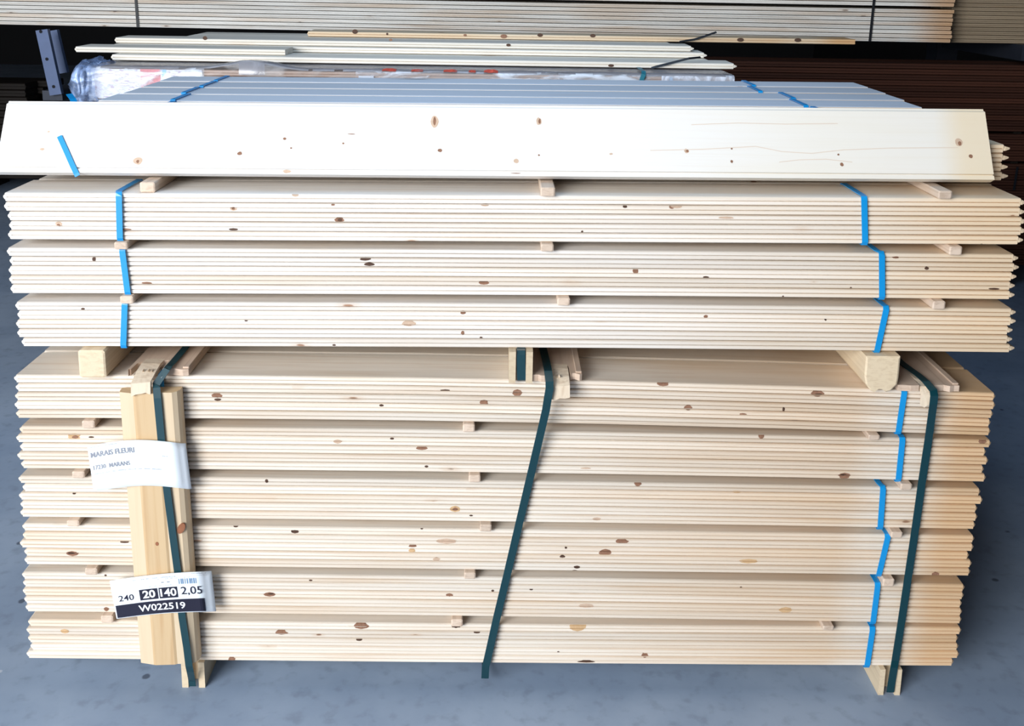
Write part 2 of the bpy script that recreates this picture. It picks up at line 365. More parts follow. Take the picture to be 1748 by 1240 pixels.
# straps of the front bundles, measured at: top back, top front edge, bottom edge
def st(tx, ty, fx, fy, bx, by, zr):
    return (at_height(tx, ty, zr).x, px_front(fx, fy), px_front(bx, by), px_front(bx, by))
FR = {
 'U1': ('uppermost full front bundle of the upper stack, pale boards with two blue straps', [st(234, 308, 203, 332, 205, 408, 1.125), st(1446, 318, 1475, 340, 1476, 417, 1.135)]),
 'U2': ('second full front bundle of the upper stack, pale boards with two blue straps', [(px_front(209, 428),) + (px_front(209, 428), px_front(218, 501), px_front(218, 501)), st(1490, 427, 1505, 437, 1505, 511, 1.016)]),
 'U3': ('lowest front bundle of the upper stack, resting on three chunky bearers', [(px_front(213, 520), px_front(213, 520), px_front(211, 593), px_front(211, 593)), st(1500, 518, 1512, 533, 1497, 601, .9)]),
 'L1': ('top front bundle of the lower stack, under the cap boards and torn splinters', [(px_front(275, 650),) * 4, (px_front(1543, 674), px_front(1543, 674), px_front(1533, 740), px_front(1533, 740))]),
 'L2': ('second front bundle from the top of the lower stack, cream knotty boards', [(px_front(280, 740),) * 4, st(1533, 742, 1540, 753, 1533, 822, .61)]),
 'L3': ('third front bundle from the top of the lower stack, beside the white address card', [(px_front(285, 820),) * 4, st(1500, 826, 1507, 836, 1502, 904, .5)]),
 'L4': ('fourth front bundle from the top of the lower stack, orange-tinged boards', [(px_front(290, 900),) * 4, (px_front(1515, 918), px_front(1515, 918), px_front(1500, 983), px_front(1500, 983))]),
 'L5': ('second front bundle from the floor in the lower stack, behind the black-banded label card', [(px_front(295, 990),) * 4, st(1492, 988, 1498, 999, 1490, 1063, .27)]),
 'L6': ('bottom front bundle of the lower stack, sitting on floor bearers', [(px_front(305, 1070),) * 4, st(1484, 1065, 1489, 1077, 1480, 1136, .16)]),
}
HID = {'U1': 'uppermost full layer of the upper stack', 'U2': 'second full layer of the upper stack', 'U3': 'lowest layer of the upper stack',
       'L1': 'top layer of the lower stack', 'L2': 'second layer of the lower stack', 'L3': 'third layer of the lower stack',
       'L4': 'fourth layer of the lower stack', 'L5': 'fifth layer of the lower stack', 'L6': 'bottom layer of the lower stack'}
for r in ('U1', 'U2', 'U3', 'L1', 'L2', 'L3', 'L4', 'L5', 'L6'):
    mat = M_UP if r[0] == 'U' else M_LOW
    tip = (0.013, 0.006) if r[0] == 'U' else (0.006, 0.007)
    lab, straps = FR[r]
    bundle(r, 0.0, mat, lab, 'front bundles of the two stacks', straps=straps, tip=tip, jx=0.006)
    for d in range(1, 8):
        if r == 'L1' and d == 1:
            bundle(r, d * PITCH_Y, mat, 'cream bundle right behind the top front bundle of the lower stack', 'bundles behind the front ones', tip=tip)
            continue
        bundle(r, d * PITCH_Y, mat, 'board bundle packed behind the front one, %s' % HID[r], 'bundles behind the front ones, %s' % HID[r], tip=tip)

# top layer: an opened stack of four boards in front, then six strapped bundles
bundle('U0', 0.098, M_UP, 'opened stack of four boards behind the leaning board, its tongued right ends showing', n=4, tip=(0.016, 0.005), jx=0.003)
top_fronts = [0.2445, 0.390, 0.5355, 0.681, 0.8265, 0.972]
ORD = ['nearest', 'second', 'third', 'fourth', 'fifth', 'farthest']
TL = [(264, 184.5, 295, 170), (260, 185, 296, 168.5), (296, 168.5, 321, 158), (314, 156.7, 337, 148.5), (346, 147, 363.5, 139), (365, 139, 385, 132)]
TR = [(1441, 196, 1432, 192.6), (1405, 192.6, 1377, 181), (1365, 179, 1344, 170), (1345, 168, 1323, 158.4), (1293, 157, 1271, 150), (1280, 148, 1263, 141)]
for i, y0 in enumerate(top_fronts):
    xs = []
    for T in (TL[i], TR[i]):
        a = at_height(T[0], T[1], 1.249).x; b = at_height(T[2], T[3], 1.249).x
        xs.append(((a + b) / 2,) * 4)
    if i == 0: xs[0] = (-0.705,) * 4
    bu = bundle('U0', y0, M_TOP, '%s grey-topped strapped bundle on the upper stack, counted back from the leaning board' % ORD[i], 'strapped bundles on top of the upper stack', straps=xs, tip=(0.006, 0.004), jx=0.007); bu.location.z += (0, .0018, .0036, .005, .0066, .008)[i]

# leaning white board
LEAN = math.radians(27)
lb = thing('leaning_board', (-0.027, 0.0388, 1.1515), 'broad white spruce board leaning against the front of the top layer', 'board')
def lean_zc(x): return 0.0
wl = 0.150; tl = 0.0193
v = []; f = []
prof = [(0, 0.0), (0, .0085), (.0045, .0095), (.0045, .0110), (0, .0120), (0, wl - .003), (.003, wl), (.0055, wl), (.007, wl + .006), (.0115, wl + .006), (.013, wl), (tl, wl), (tl, 0)]
# (depth into board, distance up the board)
cs, sn = math.cos(LEAN), math.sin(LEAN); n = len(prof)
for x in (-1.018, -.5, 0, .5, 1.018):
    for d, u in prof:
        v.append((x + (0.004 if x > 0 else -.004) * (1 - u / wl) * (abs(x) > 1), d * cs + u * sn, -d * sn + u * cs + x * 0.006 + tl * sn))
for s in range(4):
    for i in range(n): f.append((s * n + i, s * n + (i + 1) % n, (s + 1) * n + (i + 1) % n, (s + 1) * n + i))
f.append(tuple(range(n))[::-1]); f.append(tuple(4 * n + i for i in range(n)))
o_lean = link('panel', fix_normals(mesh('panel', v, f, M_WHITE)), lb)
def on_lean(px, py, lift=0.0015):
    """point of the leaning face seen at a measured spot"""
    nrm = Vector((-.006 * sn, -cs, sn)).normalized(); p0 = Vector(lb.location) + Vector((0, 0, tl * sn)); d = ray(px, py)
    t = (p0 - CAM).dot(nrm) / d.dot(nrm); return CAM + d * t + nrm * lift
nl = (0, -cs, sn)
so = [on_lean(102, 233), on_lean(112, 255), on_lean(123, 280), on_lean(131, 297), on_lean(133, 301, .001)]
tag(link('strap_offcut', ribbon('strap_offcut', so, [nl] * 5, 0.0105, M_BLUE)), 'bright blue strap end hanging over the left part of the leaning white board', 'strap')
a = at_height(118, 161, 1.262); b = at_height(131, 184, 1.246)
tag(link('strap_offcut', ribbon('strap_offcut', [a + Vector((0, 0, .0)), (a + b) / 2 + Vector((0, 0, .004)), b], [(0, -.3, 1)] * 3, 0.014, M_BLUE)), 'short bright blue strap tail sticking out beside the gathered plastic', 'strap')
a = at_height(1478, 196, 1.2525); b = at_height(1498, 187.5, 1.2525)
tag(link('strap_offcut', ribbon('strap_offcut', [a, (a + b) / 2 + Vector((0, 0, .003)), b], [(0, 0, 1)] * 3, 0.011, M_BLACK)), 'short black strap scrap lying on the grey top boards near their right ends', 'strap')

# knots where the photographed boards have them: (pixel x, y, half width, half height, look)
M_KD = plain('knot_dark', (0.085, 0.042, 0.025), 0.7, nscale=160, namt=.5)
M_KB = plain('knot_red_brown', (0.27, 0.135, 0.08), 0.7, nscale=160, namt=.5)
M_KF = plain('knot_faint', (0.60, 0.43, 0.31), 0.7, nscale=120, namt=.25)
M_KA = plain('resin_stain', (0.62, 0.40, 0.21), 0.7, nscale=120, namt=.25)
M_GRAIN = plain('grain_line', (0.70, 0.57, 0.46), 0.7)
KM = {'d': M_KD, 'b': M_KB, 'f': M_KF, 'a': M_KA}
KNOTS = [(398,357,6,3.5,'f'),(398,357,3,2,'b'),(398,392,8,2,'d'),(100,383,6,4,'f'),(100,384,3,2,'b'),(504,333,6,3,'f'),(568,350,3,1.6,'b'),(579,376,8,4,'b'),(580,376,4,2.4,'d'),
 (828,350,7,2.5,'f'),(1067,353,4,2.4,'d'),(1147,354,4.5,3,'b'),(994,396,2,2,'d'),(1155,353,9,3,'f'),(215,392,9,1.6,'b'),(1240,372,14,2,'f'),
 (160,443,3,4,'d'),(250,484,9,2,'b'),(623,443,9,2.5,'d'),(630,452,9,2.8,'d'),(826,484,9,3,'b'),(1085,463,5,4,'b'),(1205,474,5,2,'d'),(1583,459,4,2.5,'d'),(1337,507,1.6,2,'d'),(1453,492,1.6,1.5,'d'),(1698,494,9,1.8,'d'),(1530,440,6,2,'b'),
 (141,528,3,2,'d'),(790,534,4.5,3.2,'b'),(790,569,3,3.6,'b'),(698,553,12,5,'f'),(420,548,3,1.5,'d'),(1205,541,3.5,3,'b'),(821,577,2.4,1.6,'d'),(1410,547,2,1.5,'d'),(1676,418.5,3,2,'d'),(570,590,3,1.6,'d'),
 (370,676,9,4,'b'),(371,683,6,2.2,'d'),(651,693,4,2,'d'),(826,688,7,5,'b'),(883,671.6,8,6.5,'b'),(760,667,8,1.6,'d'),(1132,655,10,5,'b'),(1175,697,7,4.5,'b'),(1268,708,6,2,'b'),(1396,673,11,5,'b'),(1398,675,7,2.4,'d'),(1338,700,2,4,'d'),(960,693,3,1.5,'f'),
 (126,746,11,5,'a'),(128,747,6,2.6,'b'),(155,747,5,1.6,'d'),(576,755,7,4,'f'),(576,755,4,2,'b'),(720,766,9,3,'b'),(728,797,3,2,'d'),(669,750,3,1.4,'d'),(1300,745,5,5,'b'),(1442,813,10,5.5,'b'),(1440,811,5,2,'d'),(1678,753,7,6,'b'),(1000,800,8,1.6,'f'),
 (126,843,3,2,'d'),(455,822,3,3.6,'d'),(777,870,9,5.5,'a'),(777,870,5,3.4,'b'),(804,881,3.4,1.4,'d'),(1089,824,6,7,'b'),(1019,887,7,3,'f'),(1258,841,9,2,'a'),(300,856,5,1.6,'f'),
 (123,946,10,4.8,'b'),(121,945,6,2.4,'d'),(212,926,8,1.8,'d'),(402,898,5,3.4,'d'),(502,898,7,3,'b'),(503,909,6.5,3.2,'d'),(720,902,3,3,'d'),(704,933,7,2,'b'),(703,941,6,3,'a'),(745,956,6,3,'f'),(762,925,17,5,'f'),(966,936,2,1.6,'d'),(960,951,5.4,2,'d'),(1062,925,11,3.6,'b'),(1033,944,10,6.5,'b'),(985,969,5.4,3,'d'),(981,976,5,2,'d'),(1278,959,16,4.5,'a'),(1597,982,6.5,4.2,'b'),
 (180,983,2,2,'d'),(767,1017,6.4,3.2,'b'),(841,1010,2.2,2,'d'),(907,1008,3,1.5,'d'),(460,1016,10,4.4,'b'),(462,1015,5,2,'d'),(181,1041,4.4,4.2,'b'),(1341,1042,11,5.4,'a'),(1342,1042,6,3.4,'b'),(530,992,3,1.6,'d'),(1265,1004,2,1.5,'d'),(1000,1035,14,4,'f'),
 (110,1079,7,4.4,'a'),(616,1070,13,6,'b'),(480,1081,10,4.5,'b'),(778,1069,8,5,'d'),(814,1081,5.4,1.5,'d'),(986,1070,14,10,'a'),(985,1070,7,5,'b'),(1101,1120,5.4,4.6,'b'),(953,1114,2,1.6,'d'),(1001,1131,15,2,'d'),(395,1127,6,4,'b'),(613,1093,5,2,'d')]
def front_knot(px, py, rx, ry, look, pad):
    P = at_depth(px, py, -.0005); sc = (P - CAM).dot(FWD) / F_PX
    hx, hz = rx * sc, ry * sc * 1.06
    for r in ('U1', 'U2', 'U3', 'L1', 'L2', 'L3', 'L4', 'L5', 'L6'):
        for k, bd in enumerate(BOARDS[(r, 0.0)]):
            base = zb(r, P.x) + k * PITCH_Z
            lo, hi = max(P.z - hz, base + .0012), min(P.z + hz, base + .0183)
            if hi - lo < .0008: continue
            ns = 7; v = []; f = []; par = bd.location + bd.parent.location
            seed = random.random() * 50
            zs = sorted(set([lo + (hi - lo) * i / (ns - 1) for i in range(ns)] + [base + z for _, z in PROF_FRONT if lo < base + z < hi]))
            for z in zs:
                q = max(0.0, 1 - ((z - P.z) / hz) ** 2) ** .5
                a_ = hx * q * (1 + .30 * noise.noise(Vector((seed, z * 300, 0)))); b_ = hx * q * (1 + .30 * noise.noise(Vector((seed + 9, z * 300, 0))))
                y = front_y(z - base) - pad
                for x in (P.x - a_, P.x + b_): v.append(Vector((x - par.x, y, z - par.z)))
            for i in range(len(zs) - 1): f.append((2 * i, 2 * i + 1, 2 * i + 3, 2 * i + 2))
            link('knot', mesh('knot', v, f, KM[look]), bd)
for i, kk in enumerate(KNOTS): front_knot(*kk, .00025 + (i % 5) * .00006)
for i, (px, py, rx, ry, look) in enumerate([(235,275,8,6.5,'f'),(235,276,2.5,3,'b'),(409,262,4,3.2,'b'),(486,237,3,2.4,'b'),(497,253,1.8,1.5,'b'),(490,293,7,3,'f'),(586,245,1.8,1.6,'b'),(742,208,7,11,'f'),(742,207,2.6,8,'b'),(751,257,4,3,'b'),(600,229,7,.8,'b'),
  (881,275,4.4,4,'f'),(881,275,2.2,2,'b'),(920,207,4.6,6.6,'f'),(921,207,2,4.6,'b'),(920,265,1.7,1.6,'b'),(1172,258,4.2,4,'f'),(1173,258,2.4,2.4,'b'),(1249,254,1.7,1.7,'b'),(1249,276,2.3,2.7,'b'),(1431,264,1.8,1.8,'b'),(1437,281,3,3.4,'b'),(1637,243,6.5,7,'f'),(1638,245,3,4,'b'),(1657,267,3.6,3.4,'b'),(83,225,2,1.8,'f'),(72,255,4,2.4,'f'),(1043,263,3,1.6,'f'),(880,296,9,.7,'b')]):
    C0 = on_lean(px, py, .0003 + (i % 3) * .00008) - Vector(lb.location); sc = (C0 + Vector(lb.location) - CAM).dot(FWD) / F_PX; m_ = 14; v = []
    for j in range(m_):
        a_ = 2 * math.pi * j / m_; e = 1 + .25 * noise.noise(Vector((px, math.cos(a_), math.sin(a_))))
        v.append(C0 + Vector((rx * sc * e * math.cos(a_), ry * sc * e * math.sin(a_) * sn, ry * sc * e * math.sin(a_) * cs)))
    link('knot', mesh('knot', v, [tuple(range(m_))], KM[look]), o_lean)

# ------------------------------------------------------------------ stickers (spacers between layers)
def sticker(above, below, X, w_, y0, label, group, mat=M_STICK, y1=1.13):
    z0 = zt(below, X) - .0004; z1 = (zb(above, X) if above else z0 + .018) - .0002
    root_me = box_me('spacer_stick', -w_ / 2, w_ / 2, 0, y1 - y0, 0, z1 - z0, mat, 0.0022)
    tag(link('spacer_stick', root_me, None, (X, y0, z0)), label, 'spacer stick', group)
G = 'spacer sticks of the upper stack'
def fx(x, y, Y=-.01): return at_depth(x, y, Y).x
sticker('U0', 'U1', at_depth(252, 321, .01).x, .030, 0.008, 'spacer stick under the leaning board, beside the left blue strap', G)
sticker('U0', 'U1', fx(935, 330), .029, -0.012, 'spacer stick under the middle of the leaning board', G)
sticker('U0', 'U1', fx(1613, 333), .028, -0.012, 'spacer stick under the right part of the leaning board', G)
for (a_, b_, pts, wd) in (('U1', 'U2', ((207, 418), (934, 423), (1630, 430)), 'between the two uppermost full bundles of the upper stack'),
                          ('U2', 'U3', ((217, 512), (962, 513), (1602, 519)), 'between the two lower bundles of the upper stack')):
    for (x, y), side in zip(pts, ('at the left straps', 'near the middle', 'at the right end')):
        sticker(a_, b_, fx(x, y), .026, -.014, 'spacer stick %s, %s' % (wd, side), G)
G = 'spacer sticks of the lower stack'
for (a_, b_, pts, wd) in (('L1', 'L2', ((150, 720), (800, 732), (1491, 748)), 'under the top bundle of the lower stack'),
                          ('L2', 'L3', ((133, 806), (810, 818), (1546, 831)), 'under the second bundle of the lower stack'),
                          ('L3', 'L4', ((124, 891), (829, 900), (1530, 911)), 'under the third bundle of the lower stack'),
                          ('L4', 'L5', ((155, 973), (802, 982), (1516, 993)), 'under the fourth bundle of the lower stack'),
                          ('L5', 'L6', ((182, 1052), (780, 1064), (1413, 1075)), 'on top of the bottom bundle of the lower stack')):
    for i, ((x, y), side) in enumerate(zip(pts, ('left one', 'middle one', 'right one'))):
        sticker(a_, b_, fx(x, y), .025 if i else .026, -.010 if i != 2 else -.014, 'spacer stick %s, %s' % (wd, side), G)

# ------------------------------------------------------------------ bearers between the stacks
def bearer(prof, y0, y1, loc, label, group, mat=M_BEARER):
    me = prism_y('bearer', prof, y0, y1, mat, 0.003)
    return tag(link('bearer', me, None, loc), label, 'bearer', group)
G = 'bearers between the two stacks'
X = fx(156, 620, -.02); h = zb('U3', X) - zt('L1', X) - .0006
w2 = .0275; b = .004
bearer([(-w2 + b, 0), (w2 - b, 0), (w2, b), (w2, h - b), (w2 - b, h), (-w2 + b, h), (-w2, h - b), (-w2, b)], -.018, 1.15, (X, 0, zt('L1', X)), 'square wooden bearer between the stacks near their left ends', G)
X = fx(889, 620, -.012); h = zb('U3', X) - zt('L1', X) - .0006
bw = .0245
mb = thing('bearer', (X, 0, zt('L1', X)), 'grooved wooden bearer with a green strap piece between the stacks at the middle', 'bearer', G)
ol = [(-bw, -.02), (-.0105, -.02), (-.0105, .004), (.0105, .004), (.0105, -.02), (bw, -.02), (bw, 1.15), (-bw, 1.15)]
link('beam', prism_z('beam', ol, 0, h, M_BEARER), mb)
link('strap_piece', ribbon('strap_piece', [(.0005, .03, h - .0003), (.0, -.012, h - .0002), (0, -.0165, h - .008), (.0006, -.017, h * .5), (.002, -.017, .006), (.002, -.012, .002)], [(0, 0, 1), (0, -.5, 1), (0, -1, .3), (0, -1, 0), (0, -1, -.3), (0, -.4, -1)], .0175, M_GREEN), mb)
X = fx(1506, 620, -.018); h = zb('U3', X) - zt('L1', X) - .0022
prof = [(-.020, .004), (-.012, 0), (-.004, .007), (.004, .0065), (.012, .001), (.022, .004), (.034, .018), (.0355, .034), (.0355, h), (-.0355, h), (-.0355, .035), (-.031, .018)]
bearer(prof, -.022, 1.15, (X, 0, zt('L1', X)), 'thick wooden bearer with a torn rounded underside between the stacks near the right', G)
# floor bearers
G = 'floor bearers under the lower stack'
def floor_bearer(X, w_, slot, y0, label):
    h = zb('L6', X) - .0005
    ol = [(-w_, 0), (-slot, 0), (-slot, .03), (slot, .03), (slot, 0), (w_, 0), (w_, 1.16 - y0), (-w_, 1.16 - y0)]
    tag(link('bearer', prism_z('bearer', ol, 0, h, M_BEARER), None, (X, y0, 0.0)), label, 'bearer', G)
XFL = at_depth(330, 1160, -.004).x; XFR = at_depth(1519, 1170, -.010).x
floor_bearer(XFL, .0255, .0115, -.004, 'slotted floor bearer under the left of the lower stack, green strap in its slot')
floor_bearer(XFR, .0245, .0125, -.010, 'slotted floor bearer under the right of the lower stack, green strap in its slot')
floor_bearer(.02, .0245, .0100, .14, 'set-back floor bearer under the middle of the lower stack, deep in shadow')

# ------------------------------------------------------------------ cap boards on the lower stack, corner post, green straps
def cap_board(X, w_, notch, y_f, t, label, frontL, frontR, tongue):
    """a thin cap board along Y; the strap has split its front end and bent the middle down"""
    z0 = max(zt('L1', X - w_ / 2), zt('L1', X + w_ / 2)) + .0024
    root = thing('cap_board', (X, 0, z0), label, 'cap board', 'cap boards across the lower stack')
    n0, n1 = notch
    ol = [(-w_ / 2, y_f + frontL)]
    k = 5
    for i in range(1, k): ol.append((-w_ / 2 + (n0 + w_ / 2) * i / k, y_f + frontL + random.uniform(-.003, .003)))
    ol += [(n0, y_f + frontL), (n0 + .002, y_f + .035), (n0 + (n1 - n0) * .3, y_f + .052), (n0 + (n1 - n0) * .55, y_f + .041), (n1 - .002, y_f + .055), (n1, y_f + frontR)]
    for i in range(1, k): ol.append((n1 + (w_ / 2 - n1) * i / k, y_f + frontR + random.uniform(-.004, .004)))
    ol += [(w_ / 2, y_f + frontR), (w_ / 2, 1.15), (-w_ / 2, 1.15)]
    link('plank', prism_z('plank', ol, 0, t, M_CAP), root)
    # raised rib along one edge
    link('edge_rib', box_me('edge_rib', w_ / 2 - .013, w_ / 2, y_f + frontR + .004, 1.15, t, t + .004, M_CAP, .0012), root)
    a, bdn, out_, tw = tongue           # half width, drop, how far it stands out, twist
    xm = (n0 + n1) / 2; v = []; f = []
    path = [(.050, t), (.020, t + .001), (y_f + .004, t - .004), (y_f - out_, t - .016), (y_f - out_ - .002, t - bdn)]
    th = .010; m_ = 5
    for j, (yy, zz) in enumerate(path):
        for i in range(m_):
            s = -1 + 2 * i / (m_ - 1)
            jag = random.uniform(-.003, .003) if j == len(path) - 1 else 0
            v.append((xm + a * s + tw * j / 4, yy, zz + jag + (0.002 * s if j > 2 else 0)))
    off_ = len(v)
    for j, (yy, zz) in enumerate(path):
        k_ = min(1, j / 3)
        for i in range(m_):
            p = v[j * m_ + i]; v.append((p[0], p[1] + th * k_ * .8, p[2] - th * (1 - k_) ))
    for j in range(len(path) - 1):
        for i in range(m_ - 1):
            q = j * m_ + i; f += [(q, q + 1, q + m_ + 1, q + m_), (off_ + q, off_ + q + m_, off_ + q + m_ + 1, off_ + q + 1)]
        for i in (0, m_ - 1):
            q = j * m_ + i; f.append((q, q + m_, off_ + q + m_, off_ + q))
    for j in (0, len(path) - 1):
        for i in range(m_ - 1):
            q = j * m_ + i; f.append((q, q + 1, off_ + q + 1, off_ + q))
    tag(link('split_tongue', fix_normals(mesh('split_tongue', v, f, M_SPLIT)), root), 'pale torn end bent down over the edge')
    # a few loose splinters at the break
    for i in range(3):
        sx = xm + random.uniform(-a * .5, a * .7); L_ = random.uniform(.008, .016)
        vv = [(sx - .002, y_f + .004, t * .5), (sx + .002, y_f + .004, t * .5), (sx, y_f + .006, t), (sx + random.uniform(-.004, .004), y_f - L_ * .6, t * .5 + L_ * .5)]
        link('splinter', fix_normals(mesh('splinter', vv, [(0, 1, 2), (0, 1, 3), (1, 2, 3), (2, 0, 3)], M_SPLIT)), root)
    return z0 + t
XA0, XA1 = at_height(198, 654, .75).x, at_height(302, 657, .75).x
capL = cap_board((XA0 + XA1) / 2, XA1 - XA0, (-.056, .008), -.012, .014, 'cap board under the left green strap, broken above the corner post', .0, .004, (.020, .040, .034, -.002))
XB0, XB1 = at_height(910, 664, .752).x, at_height(997, 656, .752).x
capM = cap_board((XB0 + XB1) / 2, XB1 - XB0, (-.020, .028), -.016, .014, 'cap board under the middle green strap, split beside the grooved bearer', .0, .010, (.020, .044, .020, .002))
XD0, XD1 = at_height(1541, 668, .735).x, at_height(1650, 672, .735).x
capR = cap_board((XD0 + XD1) / 2, XD1 - XD0, (-.020, .012), -.014, .013, 'cap board under the right green strap with a ragged torn end', .0, .0, (.013, .040, .012, .0))

# corner protector post
YP = -.040
def P_(x, y, Y): return at_depth(x, y, Y)
tl_, tr_, bl_, br_ = P_(199, 673, YP), P_(303, 671, YP), P_(236, 1137, YP), P_(337, 1134, YP)
prof = [(0.0, .002 - YP - .008), (0.0, .020), (.02, .010), (.26, .0015), (.30, 0), (.62, 0), (.66, .002), (.90, .002), (.97, .008), (1.0, .016), (1.0, -YP - .006)]
post = thing('corner_post', ((bl_.x + br_.x) / 2, 0, bl_.z), 'honey-coloured wooden protector post standing against the lower stack behind both cards', 'post')
n = len(prof); v = []; f = []
NS = 7
for s in range(NS):
    q = s / (NS - 1); L_ = tl_.lerp(bl_, q); R_ = tr_.lerp(br_, q)
    for u, d in prof: v.append(L_.lerp(R_, u) + Vector((0, d, 0)) - Vector(post.location))
for s in range(NS - 1):
    for i in range(n): f.append((s * n + i, s * n + (i + 1) % n, (s + 1) * n + (i + 1) % n, (s + 1) * n + i))
f.append(tuple(range(n))); f.append(tuple((NS - 1) * n + i for i in range(n))[::-1])
me = fix_normals(mesh('stud', v, f, [M_POST, M_POSTEDGE]))
for p in me.polygons:
    c_ = p.center; L_ = (p.vertices[0] % n)
    us = [prof[i % n][0] for i in p.vertices]
    if max(us) <= .27 or min(us) >= .64: p.material_index = 1
stud = link('stud', me, post)
def knot(px, py, rx, rz, mat_c, rot=0):
    c_ = at_depth(px, py, YP - .0006); v = []; m_ = 14
    for i in range(m_):
        a_ = 2 * math.pi * i / m_; ex, ez = rx * math.cos(a_), rz * math.sin(a_)
        v.append((c_.x + ex * math.cos(rot) - ez * math.sin(rot) - post.location.x, c_.y, c_.z + ex * math.sin(rot) + ez * math.cos(rot) - post.location.z))
    v += [(p[0], p[1] + .004, p[2]) for p in v]
    f = [tuple(range(m_))] + [(i, (i + 1) % m_, m_ + (i + 1) % m_, m_ + i) for i in range(m_)]
    link('knot', fix_normals(mesh('knot', v, f, mat_c)), stud)
M_KNOT = plain('knot_brown', (0.27, 0.10, 0.045), 0.6, nscale=90, namt=.4)
knot(268, 929, .0035, .0045, M_KNOT); knot(309, 903, .0075, .013, M_KNOT, -.5)

# green straps
def green(pts, nrm, w_, label):
    tag(link('green_strap', ribbon('green_strap', pts, nrm, w_, M_GREEN, .0014)), label, 'strap', 'green straps around the lower stack')
F_, Tn = (0, -1, 0), (0, 0, 1)
yp = YP - .0025
x_tb = at_height(268, 653, capL + .001).x
green([(x_tb + .004, 1.176, .5), (x_tb + .003, 1.175, capL - .02), (x_tb + .003, 1.15, capL + .0048), (x_tb + .002, .5, capL + .0048), (x_tb, .02, capL + .003), (x_tb, -.006, capL + .0045), (x_tb, -.019, capL + .0030)] +
      [at_depth(267, 656, -.034), at_depth(267.5, 662, -.040)] + [at_depth(x, y, yp) for x, y in ((269, 680), (276, 755), (285, 835), (296, 920), (304, 980), (311, 1054), (319, 1105))] +
      [at_depth(323, 1138, yp), at_depth(325, 1147, -.034), at_depth(328, 1163, -.0085), at_depth(329, 1171, -.0085)],
      [(0, 1, 0), (0, 1, .5), (0, .5, 1), Tn, Tn, (0, -.2, 1), (0, -.6, 1), (0, -1, .6), (0, -1, .2)] + [F_] * 7 + [F_, (0, -1, -.2), F_, (0, -.6, -.6)], .0155, 'left green strap over the corner post and through both cards')
x_tb = at_height(936, 650, capM + .002).x
def over_front(pxs, Y): return [at_depth(x, y, Y) for x, y in pxs]
green([(x_tb - .02, 1.176, .5), (x_tb - .02, 1.176, capM - .01), (x_tb - .02, 1.158, capM + .0048), (x_tb - .01, .4, capM + .0048), (x_tb - .004, .12, capM + .0048), (x_tb, .04, capM + .0045), (x_tb + .001, -.010, capM + .0065)] +
      [at_depth(938, 652, -.037), at_depth(938, 664, -.044), at_depth(935, 681, -.044)] + [at_depth(932, 700, -.036), at_depth(918, 760, -.022)] + over_front(((905, 815), (886, 895), (866, 980), (848, 1055), (833, 1122)), -.0075) +
      [at_depth(829, 1138, -.006), at_depth(828, 1158, .004), Vector((at_depth(828, 1158, .004).x, .12, .004))],
      [(0, 1, 0), (0, 1, .3), (0, .5, 1), Tn, Tn, Tn, (0, -.3, 1), (0, -.8, .7), (0, -1, .3), (0, -1, -.1), (0, -1, -.1), F_] + [F_] * 5 + [F_, (0, -1, -.2), (0, -.2, -1)], .0165, 'middle green strap running slanted down the front of the lower stack')
x_tb = at_height(1588, 664, capR + .002).x
green([(x_tb - .03, 1.176, .5), (x_tb - .03, 1.176, capR - .01), (x_tb - .03, 1.158, capR + .0048), (x_tb - .02, .4, capR + .0048), (x_tb - .006, .10, capR + .003), (x_tb, .03, capR + .0055), (x_tb + .001, -.010, capR + .0065)] +
      [at_depth(1593, 667, -.031), at_depth(1594.5, 676, -.036), at_depth(1593, 690, -.035), at_depth(1590, 712, -.024)] + over_front(((1584, 755), (1574, 820), (1562, 905), (1550, 985), (1538, 1065), (1528, 1128)), -.0075) +
      [at_depth(1526, 1140, -.0125), at_depth(1521, 1170, -.0128), at_depth(1519.5, 1182, -.0128)],
      [(0, 1, 0), (0, 1, .3), (0, .5, 1), Tn, Tn, Tn, (0, -.4, 1), (0, -.9, .7), (0, -1, .3), F_, F_] + [F_] * 6 + [F_, F_, F_], .0165, 'right green strap over the torn cap board down to the right floor bearer')

